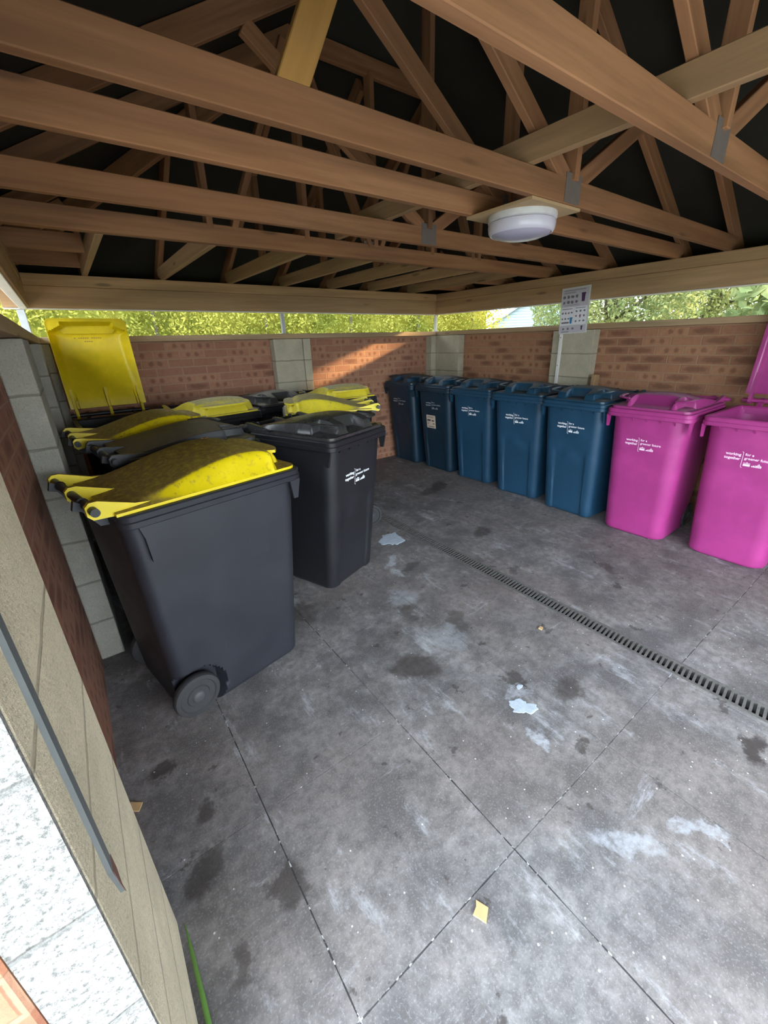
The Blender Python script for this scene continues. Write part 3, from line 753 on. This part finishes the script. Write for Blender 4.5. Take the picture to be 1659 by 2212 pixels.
def slogan_mb():
    """white two-line slogan around a tall bracket, with two small emblems under it (flat, x right, y up)"""
    mb = MB()
    def tx(s, size, al, x, y, b):
        me = text_mesh(s, size, al, b)
        mb.add([(v.co.x+x, v.co.y+y, v.co.z) for v in me.vertices], [tuple(p.vertices) for p in me.polygons])
    tx('working', .0245, 'RIGHT', -.010, .017, .0007); tx('together', .0245, 'RIGHT', -.010, -.010, .0007)
    tx('for a', .0235, 'LEFT', .010, .024, .0004); tx('greener future', .0235, 'LEFT', .010, -.001, .0004)
    pts = [(-.008, .047, 0), (-.002, .046, 0), (.0, .040, 0), (.0, -.050, 0), (.002, -.056, 0), (.009, -.057, 0)]
    for a, b in zip(pts, pts[1:]):
        dx, dy = b[0]-a[0], b[1]-a[1]; L = math.hypot(dx, dy); nx, ny = -dy/L*.0012, dx/L*.0012
        mb.add([(a[0]+nx, a[1]+ny, 0), (a[0]-nx, a[1]-ny, 0), (b[0]-nx, b[1]-ny, 0), (b[0]+nx, b[1]+ny, 0), (a[0]+nx, a[1]+ny, .0004), (a[0]-nx, a[1]-ny, .0004), (b[0]-nx, b[1]-ny, .0004), (b[0]+nx, b[1]+ny, .0004)],
               [(0,1,2,3),(7,6,5,4),(0,4,5,1),(2,6,7,3)])
    def bar(x0, x1, y0, y1): mb.box(x0, x1, y0, y1, 0, .0004)
    bar(.010, .046, -.026, -.023); bar(.010, .046, -.044, -.030); bar(.026, .032, -.0235, -.018)
    for k in range(6): bar(.054+k*.0085, .0605+k*.0085, -.044, -.036+(.004 if k % 2 else 0))
    bar(.072, .104, -.034, -.030); bar(.082, .096, -.028, -.024); bar(.087, .091, -.022, -.018)
    return mb
SLOGAN = slogan_mb()
def wheel_mesh():
    return MB().lathe([(.001, -.022), (.05, -.022), (.086, -.022), (.096, -.018), (.100, -.010), (.100, .010), (.096, .018), (.086, .022), (.080, .022), (.074, .015), (.050, .015), (.046, .020), (.001, .020)], 40, 'x')
def hub_mesh(): return MB().lathe([(.001, .030), (.018, .030), (.026, .026), (.030, .018), (.001, .018)], 20, 'x')
def make_bin(T, arch, body, lid, pos, deg, label, group, open_deg=None, slogan='print_white', grip_mat=None, lidz=0.0, tilt=0.0, sz=.755):
    d = TYPES[T]; e = empty('wheelie_bin', (pos[0], pos[1], 0), R(deg)); tag(e, label, 'wheelie bin', group)
    link('body', cached(('body', T, body), lambda: body_mesh(T), 'body'), body, e, 35)
    link('rim', cached(('rim', T, body), lambda: rim_mesh(T), 'rim'), body, e, 35)
    hz = d['hz']
    hb = lambda: MB().tube([(-d['W']/2+.012, .006, hz), (-.15, .006, hz), (-.148, .006, hz), (-.145, .006, hz), (.145, .006, hz), (.148, .006, hz), (.15, .006, hz), (d['W']/2-.012, .006, hz)], [.0145, .0145, .019, .015, .015, .019, .0145, .0145], 14)
    bm_ = 'black_plastic' if body in ('near_grey', 'black_plastic') else body
    link('handle_bar', cached(('bar', T, bm_), hb, 'handle_bar'), bm_, e, 40)
    key = ('lid', T, arch, lid)
    L = link('lid', cached(key, lambda: LIDS[(T, arch)][0], 'lid'), lid, e, 32, loc=(0, .0, hz+lidz))
    if open_deg is not None: L.rotation_euler = (-R(open_deg), 0, 0)
    elif tilt: L.rotation_euler = (-R(tilt), 0, 0)
    gm = grip_mat or lid
    if ('lip', T, arch, gm) not in CACHE:
        c_, gs_ = lip_meshes(T, arch); CACHE[('lip', T, arch, gm)] = c_.mesh('front_lip'); CACHE[('g0', T, arch, gm)] = gs_[0].mesh('corner_grip'); CACHE[('g1', T, arch, gm)] = gs_[1].mesh('corner_grip')
    if arch: link('front_lip', CACHE[('lip', T, arch, gm)], gm, L, 40)
    if not arch: link('corner_grip', CACHE[('g0', T, arch, gm)], gm, L, 60); link('corner_grip', CACHE[('g1', T, arch, gm)], gm, L, 60)
    for sx in (-1, 1):
        w = link('wheel', cached('wheel', wheel_mesh, 'wheel'), 'tyre', e, 40, loc=(sx*d['wx'], -d['wy'], .10), rot=(0, 0, 0 if sx > 0 else PI))
        link('hub', cached('hub', hub_mesh, 'hub'), 'hub_grey', w, 40)
    link('axle', cached(('axle', T), lambda: MB().tube([(-d['wx']+.02, -d['wy'], .10), (d['wx']-.02, -d['wy'], .10)], .011, 10), 'axle'), 'galv', e)
    if slogan:
        s = link('printed_slogan', cached(('slogan', slogan), lambda: SLOGAN, 'printed_slogan'), slogan, e)
        z = sz; ang = math.atan2(d['tf']-d['bf'], d['Rb']); y = -(d['bf']+(d['tf']-d['bf'])*z/d['Rb'])-.0016
        s.location = (-.028, y, z); s.rotation_euler = (PI/2+ang, 0, 0)
    return e, L
GB, GP, GY, GK = 'blue bins along the right wall', 'pink bins along the right wall', 'yellow lidded bins on the left side', 'black lidded bins on the left side'
make_bin('t360', True, 'near_grey', 'yellow_lid', (-.088, 1.834), 101.9, 'nearest big grey bin on the left with a dirty yellow lid and wheel showing', GY, slogan=None)
make_bin('t240', False, 'black_plastic', 'clean_black_lid', (1.064, 2.713), 20.3, 'black bin with glossy black lid and white slogan beside the grey yellow-lidded bin', GK)
make_bin('t240', False, 'black_plastic', 'black_lid', (.05, 2.48), 98.5, 'black bin with muddy black lid directly behind the nearest grey bin', GK, slogan=None)
make_bin('t240', True, 'black_plastic', 'yellow_lid', (-.06, 3.075), 95, 'bin with muddy yellow lid in front of the open-lidded bin', GY, slogan=None)
o_open, L_open = make_bin('t240', True, 'black_plastic', 'yellow_clean', (.225, 4.12), 3.0, 'bin in the left corner with its yellow lid standing open', GY, open_deg=98, slogan=None)
make_bin('t240', True, 'black_plastic', 'pale_yellow_lid', (.83, 4.06), 10, 'low yellow-lidded bin against the back wall right of the open lid', GY, slogan=None)
make_bin('t240', False, 'black_plastic', 'black_lid', (1.44, 4.28), 8, 'black-lidded bin against the back wall in front of the block pillar', GK, slogan=None)
make_bin('t240', True, 'black_plastic', 'pale_yellow_lid', (2.01, 2.94), -112, 'bin with pale muddy yellow lid turned sideways behind the black bin', GY, slogan=None)
make_bin('t240', True, 'black_plastic', 'pale_yellow_lid', (2.17, 4.17), 0, 'farthest yellow-lidded bin against the back wall, partly hidden', GY, slogan=None)
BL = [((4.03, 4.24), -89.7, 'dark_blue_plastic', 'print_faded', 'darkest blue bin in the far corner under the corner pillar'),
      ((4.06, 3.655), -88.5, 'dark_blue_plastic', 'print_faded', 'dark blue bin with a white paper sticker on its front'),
      ((4.06, 3.08), -87.5, 'blue_plastic', 'print_white', 'blue bin next to the one with a paper sticker'),
      ((4.03, 2.49), -85.5, 'blue_plastic', 'print_white', 'blue bin standing in front of the poster pillar'),
      ((3.992, 1.85), -90.7, 'blue_plastic', 'print_white', 'blue bin next to the closed pink bin')]
bins = []
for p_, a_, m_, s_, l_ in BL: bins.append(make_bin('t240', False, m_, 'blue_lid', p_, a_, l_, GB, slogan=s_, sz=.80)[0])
make_bin('t240s', False, 'pink_plastic', 'pink_lid', (3.976, 1.278), -89.6, 'pink bin with its lid closed', GP, slogan='print_pink')
_, L_pink = make_bin('t240s', False, 'pink_plastic', 'pink_lid', (4.025, .662), -90.4, 'pink bin with its lid open against the right wall', GP, open_deg=96, slogan='print_pink')
# ribs and moulded lettering on the inside of the open yellow lid
_, topf, z0_, F_, Wl_ = LIDS[('t240', True)]
for u in (-.21, .0, .21):
    rb = MB(); P_ = [(-.045, z0_-.012), (-.05, z0_-.035), (-.10, z0_-.030), (-.17, z0_+.01), (-.17, z0_+.03)]
    rb.prism(P_, 'x', u-.012, u-.006).prism(P_, 'x', u+.006, u+.012).box(u-.006, u+.006, -.105, -.095, z0_-.022, z0_+.006)
    obj('inner_rib', rb, 'yellow_clean', L_open)
tm = MB()
for row, (vv, nn) in enumerate(((-.560, 5), (-.585, 14))):
    for k in range(nn):
        u = (k-nn/2)*.0145
        if (k*7+row*3) % 6 == 4: continue
        zz = topf(u, vv)-.0075; zz2 = topf(u, vv-.006)-.0075
        tm.add([(u, vv, zz), (u+.010, vv, zz), (u+.010, vv-.006, zz2), (u, vv-.006, zz2), (u, vv, zz-.0015), (u+.010, vv, zz-.0015), (u+.010, vv-.006, zz2-.0015), (u, vv-.006, zz2-.0015)], [(0,1,2,3),(7,6,5,4),(0,4,5,1),(1,5,6,2),(2,6,7,3),(3,7,4,0)])
obj('moulded_lettering', tm, 'litter_leaf', L_open)
# paper sticker on the second blue bin
d = TYPES['t240']; ang = math.atan2(d['tf']-d['bf'], d['Rb'])
def on_front(e, name, mb, mat, x, z, off=.0016, rz=0.0):
    y = -(d['bf']+(d['tf']-d['bf'])*z/d['Rb'])-off
    return obj(name, mb, mat, e, loc=(x, y, z), rot=(PI/2+ang, rz, 0))
st = on_front(bins[1], 'paper_sticker', MB().box(-.075, .075, -.078, .078, 0, .0006), 'sticker_paper', -.050, .60)
ik = MB()
for (x0, x1, y0, y1) in [(-.042, .040, .046, .049), (-.042, .030, .036, .039), (-.044, -.004, .004, .020), (.008, .036, .004, .016), (-.044, -.02, -.012, -.008), (.02, .04, -.022, -.014), (-.044, -.022, -.026, -.022), (-.036, .034, -.050, -.044)]:
    ik.box(x0*1.45, x1*1.45, y0*1.28, y1*1.28, .0006, .0010)
obj('sticker_text', ik, 'sticker_ink', st)

# ------------------------------------------------------------------ poster on the right wall pillar
e = tag(empty('poster_sleeve', (XB-.006, 2.455, 1.745)), 'white recycling guide poster in a clear sleeve hanging across the right slot', 'poster')
e.rotation_euler = (0, 0, 0)
def pb(y0, y1, z0, z1, x0=-.002, x1=0.0):       # y1..y0: picture left is +y
    return (x0, x1, y0, y1, z0, z1)
mb = MB().box(-.001, .001, -.148, .146, -.205, .210)
obj('sleeve', mb, 'sleeve_plastic', e)
s1 = obj('upper_sheet', MB().box(-.0022, -.0011, -.132, .136, .040, .196), 'paper_lilac', e)
s2 = obj('left_sheet', MB().box(-.0022, -.0011, .008, .138, -.125, .034), 'paper_white', e)
s3 = obj('right_sheet', MB().box(-.0022, -.0011, -.130, .003, -.125, .034), 'paper_white', e)
s4 = obj('lower_sheet', MB().box(-.0022, -.0011, -.132, .138, -.196, -.131), 'paper_lilac', e)
def icon(mbx, cy, cz, k, w=.016):
    rr = random.Random(k); n = 7+k % 4; pts = []
    for i in range(n):
        a = 2*PI*i/n; r_ = w*(.65+.55*rr.random()); pts.append((cy+r_*math.cos(a), cz+r_*.95*math.sin(a)))
    mbx.prism(pts, 'x', -.0031, -.0022)
ic = MB()
for j in range(2):
    for i in range(4): icon(ic, .112-.042*i, .128-.048*j, i+4*j)
for z in (.186, .180, .166, .160): ic.box(-.003, -.0022, -.10 if z > .17 else .0, .12, z, z+.0028)
ic.box(-.003, -.0022, -.05, .115, .052, .055); obj('pictograms', ic, 'ink_grey', s1)
def bin_icon(cy, cz, sc, mat, par):
    q = [(-.024, .045), (.026, .045), (.026, .030), (.021, .028), (.017, -.046), (-.017, -.046), (-.021, .028), (-.024, .030)]
    return obj('bin_picture', MB().prism([(cy-a*sc, cz+b*sc) for a, b in q], 'x', -.0032, -.0022), mat, par)
bin_icon(-.082, .115, .85, 'ink_purple', s1)
ic = MB()
for j in range(2):
    for i in range(3 if j else 4): icon(ic, .118-.032*i, -.015-.052*j, 20+i+4*j, .010)
ic.box(-.003, -.0022, .02, .128, .018, .024); ic.box(-.003, -.0022, .045, .125, -.110, -.095); obj('pictograms', ic, 'ink_grey', s2)
bin_icon(.026, -.085, .62, 'ink_blue', s2)
ic = MB()
for j in range(3):
    for i in range(3): icon(ic, -.025-.040*i, -.005-.045*j, 40+i+4*j, .011)
ic.box(-.003, -.0022, -.115, -.012, .020, .025); obj('pictograms', ic, 'ink_grey', s3)
bin_icon(-.066, -.052, .30, 'ink_maroon', s3)
ic = MB()
for i in range(3): icon(ic, .10-.05*i, -.16, 60+i, .012)
ic.box(-.003, -.0022, .04, .12, -.190, -.184); obj('pictograms', ic, 'ink_grey', s4)
bin_icon(-.092, -.158, .42, 'ink_purple', s4)
e.rotation_euler = (R(-2.0), 0, 0)
t = tag(empty('cable_trunking', (XB-.008, 2.56, .0)), 'white plastic trunking running down the block pillar under the poster', 'trunking')
obj('cover', MB().box(-.008, .008, -.014, .014, 0, 1.535), 'white_pvc', t)
obj('screw', MB().box(-.011, -.008, -.004, .004, 1.50, 1.508).box(-.011, -.008, -.004, .004, 1.23, 1.238), 'rust', t)
tag(beam('timber_offcut', (4.10, 2.17, .02), (4.155, 2.15, 1.16), .09, .035, 'pale_pine'), 'sawn timber offcut leaning on the right wall behind the blue bins', 'timber offcut')

# ------------------------------------------------------------------ bits near the doorway pillar and on the floor
t = tag(empty('steel_strap', (-.1235, .535, .78)), 'grey steel strap fixed down the pale doorway pillar', 'strap')
obj('strap_bar', MB().prism([(-.011, .05), (-.011, .79), (.011, .79), (.011, .05), (.004, .005), (.010, -.03)], 'x', -.002, .0045), 'steel_grey', t)
obj('rust_mark', MB().prism([(-.008, .045), (.013, .055), (.014, .020), (.006, -.006), (.010, -.034), (.0, .002)], 'x', .0046, .0052), 'rust', t)
def splash(name, x, y, rx, ry, ang, seed, mat, h=.0025):
    rr = random.Random(seed); n = 46; ph = [rr.random()*6.28 for _ in range(5)]
    pts = []
    for i in range(n):
        a = 2*PI*i/n; r_ = 1+.16*math.sin(2*a+ph[0])+.12*math.sin(3*a+ph[1])+.09*math.sin(5*a+ph[2])+.07*math.sin(9*a+ph[3])+.05*math.sin(14*a+ph[4])
        px, py = rx*r_*math.cos(a), ry*r_*math.sin(a)
        pts.append((x+px*math.cos(ang)-py*math.sin(ang), y+px*math.sin(ang)+py*math.cos(ang)))
    mb = MB(); mb.loft([[(p[0], p[1], .0002) for p in pts], [(x+(p[0]-x)*.93, y+(p[1]-y)*.93, h) for p in pts]], closed_top=True, closed_bottom=True)
    return obj(name, mb, mat)
tag(splash('paint_spill', 1.82, 2.44, .085, .125, -.60, 3, 'spilt_paint'), 'large pale blue dried paint spill beside the drain', 'paint spill', 'dried paint spills')
tag(splash('paint_spill', 1.262, .752, .055, .040, -.6, 9, 'spilt_paint', .0015), 'small pale dried paint spill in the middle of the floor', 'paint spill', 'dried paint spills')
tag(splash('paint_spill', 1.345, .83, .016, .012, .3, 12, 'spilt_paint', .0015), 'tiny pale dried paint drip beside the small spill', 'paint spill', 'dried paint spills')
def scrap(x, y, w, l, ang, lbl):
    o = obj('cardboard_scrap', MB().prism([(-w, -l), (w*.9, -l*.9), (w, l), (w*.2, l*.8), (-w*.9, l)], 'z', 0, .006), 'cardboard', None, loc=(x, y, .001), rot=(.08, .05, ang))
    return tag(o, lbl, 'cardboard scrap', 'cardboard scraps')
scrap(.575, .39, .019, .019, .5, 'square tan cardboard scrap lying on the slab joint')
scrap(-.178, 1.33, .016, .022, 1.0, 'tan cardboard scrap by the foot of the doorway pillar')
scrap(1.784, 1.014, .013, .010, .3, 'tiny tan cardboard scrap near the drain')
gbm = MB()
gp = [(-.108, .88, .004), (-.106, .80, .010), (-.104, .70, .012), (-.103, .58, .010), (-.105, .42, .004)]
gbm.tube(gp, [.001, .0045, .006, .006, .004], 8, .5)
tag(obj('grass_blade', gbm, 'grass_green', None, 60), 'long green grass blade along the foot of the doorway pillar', 'grass blade')
# leaf litter on the nearest yellow lid
o = splash('dead_leaf', 0, 0, .05, .016, 0, 21, 'litter_leaf', .003)
_, tg, _, _, _ = LIDS[('t360', True)]
lu, lv = .17, -.60; zz = TYPES['t360']['hz']+tg(lu, lv); th = R(101.9)
dzu = (tg(lu+.01, lv)-tg(lu-.01, lv))/.02; dzv = (tg(lu, lv+.01)-tg(lu, lv-.01))/.02
nrm = Vector((-dzu, -dzv, 1)).normalized(); nrm.rotate(Matrix.Rotation(th, 3, 'Z'))
o.location = (-.088+math.cos(th)*lu-math.sin(th)*lv, 1.834+math.sin(th)*lu+math.cos(th)*lv, zz+.002); o.rotation_euler = nrm.to_track_quat('Z', 'X').to_euler()
tag(o, 'brown dead leaf on the far front corner of the nearest yellow lid', 'leaf')

# ------------------------------------------------------------------ outside: hedges, trees, house
def foliage(name, n, sampler, size, mat, parent=None, seed=1):
    rr = random.Random(seed); V = []; Fc = []
    for i in range(n):
        p = sampler(rr)
        if p is None: continue
        s = size*(.6+.8*rr.random())
        a = Vector((rr.gauss(0, 1), rr.gauss(0, 1), rr.gauss(0, 1))).normalized()
        b = a.cross(Vector((rr.gauss(0, 1), rr.gauss(0, 1), rr.gauss(0, 1)))).normalized(); P = Vector(p)
        k = len(V); c = a.cross(b)*s*.12
        V += [tuple(P-a*s), tuple(P+b*s*.42+c), tuple(P+a*s), tuple(P-b*s*.42+c)]; Fc.append((k, k+1, k+2, k+3))
    me = bpy.data.meshes.new(name); me.from_pydata(V, [], Fc)
    return link(name, me, mat, parent)
def hedge(lbl, x0, x1, y0, y1, h, n, mat, seed, size=.075):
    e = tag(empty('hedge', ((x0+x1)/2, (y0+y1)/2, -.16)), lbl, 'hedge', 'hedges outside the slots')
    off = Vector(e.location)
    def sm(rr):
        x = x0+(x1-x0)*rr.random(); z = (h+.25*math.sin(x*1.7)+.2*math.sin(y1+x*3.1))*(rr.random()**.8)
        y = y0+(y1-y0)*rr.random()
        q = Vector((x, y, z-.1))
        return q-off
    foliage('foliage', n, sm, size, mat, e, seed)
    mb = MB()
    for i in range(7):
        x = x0+(x1-x0)*(i+.5)/7-off.x; y = (y0+y1)/2-off.y
        mb.tube([(x, y, -.02), (x+.05, y, h*.4), (x+.1, y+.05, h*.8)], [.04, .03, .012], 6)
    obj('stems', mb, 'bark', e)
    core = MB(); nx = 40; nz = 14; w_ = .32*(y1-y0) if (x1-x0) > (y1-y0) else None
    rr = random.Random(seed+50); lx, ly = (x1-x0)/2*.98, (y1-y0)/2*.98
    g0 = [[(-lx+2*lx*i/nx if lx > ly else (.25*lx+.3*lx*rr.random())*(1 if x0 > 0 else -1), (.25*ly+.3*ly*rr.random())*1.0 if lx > ly else -ly+2*ly*i/nx, h*.93*j/nz) for i in range(nx+1)] for j in range(nz+1)]
    g1 = [[((p[0], ly*.9, p[2]) if lx > ly else (lx*.9*(1 if x0 > 0 else -1), p[1], p[2])) for p in r_] for r_ in g0]
    o_ = len(core.v); core.v += [p for r_ in g0 for p in r_]; n1 = len(core.v); core.v += [p for r_ in g1 for p in r_]
    for j in range(nz):
        for i in range(nx):
            a = j*(nx+1)+i; core.f.append((a, a+1, a+nx+2, a+nx+1)); core.f.append((n1+a, n1+a+nx+1, n1+a+nx+2, n1+a+1))
    obj('inner_growth', core, mat, e)
    return e
hedge('bright yellow-green hedge outside the back slot', -3.0, 8.5, 6.6, 7.5, 3.4, 130000, 'hedge_leaf', 5, .028)
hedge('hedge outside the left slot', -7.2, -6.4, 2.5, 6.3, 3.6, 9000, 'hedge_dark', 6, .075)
def tree(lbl, x, y, h, r, n, seed, cz=.62, size=.11):
    e = tag(empty('tree', (x, y, -.16)), lbl, 'tree', 'trees outside the right slot')
    rr = random.Random(seed); mb = MB()
    mb.tube([(0, 0, 0), (.05, .03, h*.3), (.1, -.05, h*.55), (.15, 0, h*.85)], [.16, .13, .09, .03], 10)
    tips = []
    for i in range(13):
        z = h*(.12+.5*rr.random()); a = rr.random()*2*PI; L = r*(.7+.35*rr.random())
        q = (L*math.cos(a), L*math.sin(a), z+L*(.25+.5*rr.random())); tips.append(q)
        mb.tube([(.05, 0, z), (q[0]*.5, q[1]*.5, z+(q[2]-z)*.35), q], [.05, .035, .01], 6)
    obj('trunk', mb, 'bark', e)
    def sm(r2):
        while True:
            a, b, c = [r2.uniform(-1, 1) for _ in range(3)]
            if .12 < a*a+b*b+c*c < 1: break
        return (a*r, b*r, h*cz+c*h*.46)
    foliage('crown', n, sm, size, 'tree_leaf', e, seed); return e
tree('leafy tree right of the poster seen through the right slot', 8.2, 4.15, 5.2, 1.5, 42000, 11, .58, .040)
tree('large leafy tree with dark branches at the right end of the right slot', 11.4, 3.6, 6.0, 1.35, 34000, 12, .58, .047)
hedge('tall leafy hedge added outside the near half of the right wall to block the sun', 7.0, 8.4, -9.0, 2.1, 3.9, 30000, 'tree_leaf', 8, .10)  # hedge put here to stop low sun coming through the right slot
tree('sparse leafy tree left of the house', 10.2, 9.9, 4.2, 1.35, 3500, 14, .5, .06)
def house():
    e = tag(empty('house', (26, 17.5, -.16)), 'pale blue clad house gable glimpsed through the right slot beside the poster', 'house')
    e.rotation_euler = (0, 0, R(34))
    mb = MB(); mb.prism([(-3.2, 0), (3.2, 0), (3.2, 2.55), (0, 4.45), (-3.2, 2.55)], 'x', 0, 8)
    obj('walls', mb, 'clad_blue', e)
    cl = MB()
    for i in range(24):
        z = .2+i*.17; hw = 3.2 if z < 2.5 else 3.2*(4.4-z)/1.9
        if hw > .15: cl.box(-.02, 0, -hw, hw, z, z+.02)
    obj('cladding_lines', cl, 'roof_tile', e)
    rf = MB()
    for s in (-1, 1): rf.prism([(s*3.5, 2.35), (s*3.5, 2.47), (0, 4.62), (0, 4.48)], 'x', -.25, 8.2)
    obj('roof', rf, 'roof_tile', e)
    obj('window', MB().box(-.04, .0, -.4, .4, 2.1, 3.0), 'house_glass', e)
house()

# ------------------------------------------------------------------ light
w = bpy.data.worlds.new('world'); scene.world = w; w.use_nodes = True; nt = w.node_tree; nt.nodes.clear(); g = N(nt)
bg = g.n('ShaderNodeBackground'); bg.inputs[0].default_value = (.80, .90, 1.0, 1); bg.inputs[1].default_value = 7.0
o = g.n('ShaderNodeOutputWorld'); g.l(bg.outputs[0], o.inputs[0])
sd = bpy.data.lights.new('sun', 'SUN'); sun = bpy.data.objects.new('sun', sd); C.objects.link(sun)
sd.energy = 9; sd.angle = R(3.0); sd.color = (1.0, .72, .38)
dirv = Vector((-1.0, .42, -.33)).normalized()
sun.rotation_euler = dirv.to_track_quat('-Z', 'Y').to_euler(); sun.location = (12, -4, 8)

vs = scene.view_settings; vs.view_transform = 'Standard'; vs.look = 'None'; vs.gamma = 1.0; vs.exposure = 1.0; vs.use_curve_mapping = False
scene.cycles.use_denoising = True
scene.cycles.max_bounces = 10; scene.cycles.diffuse_bounces = 6
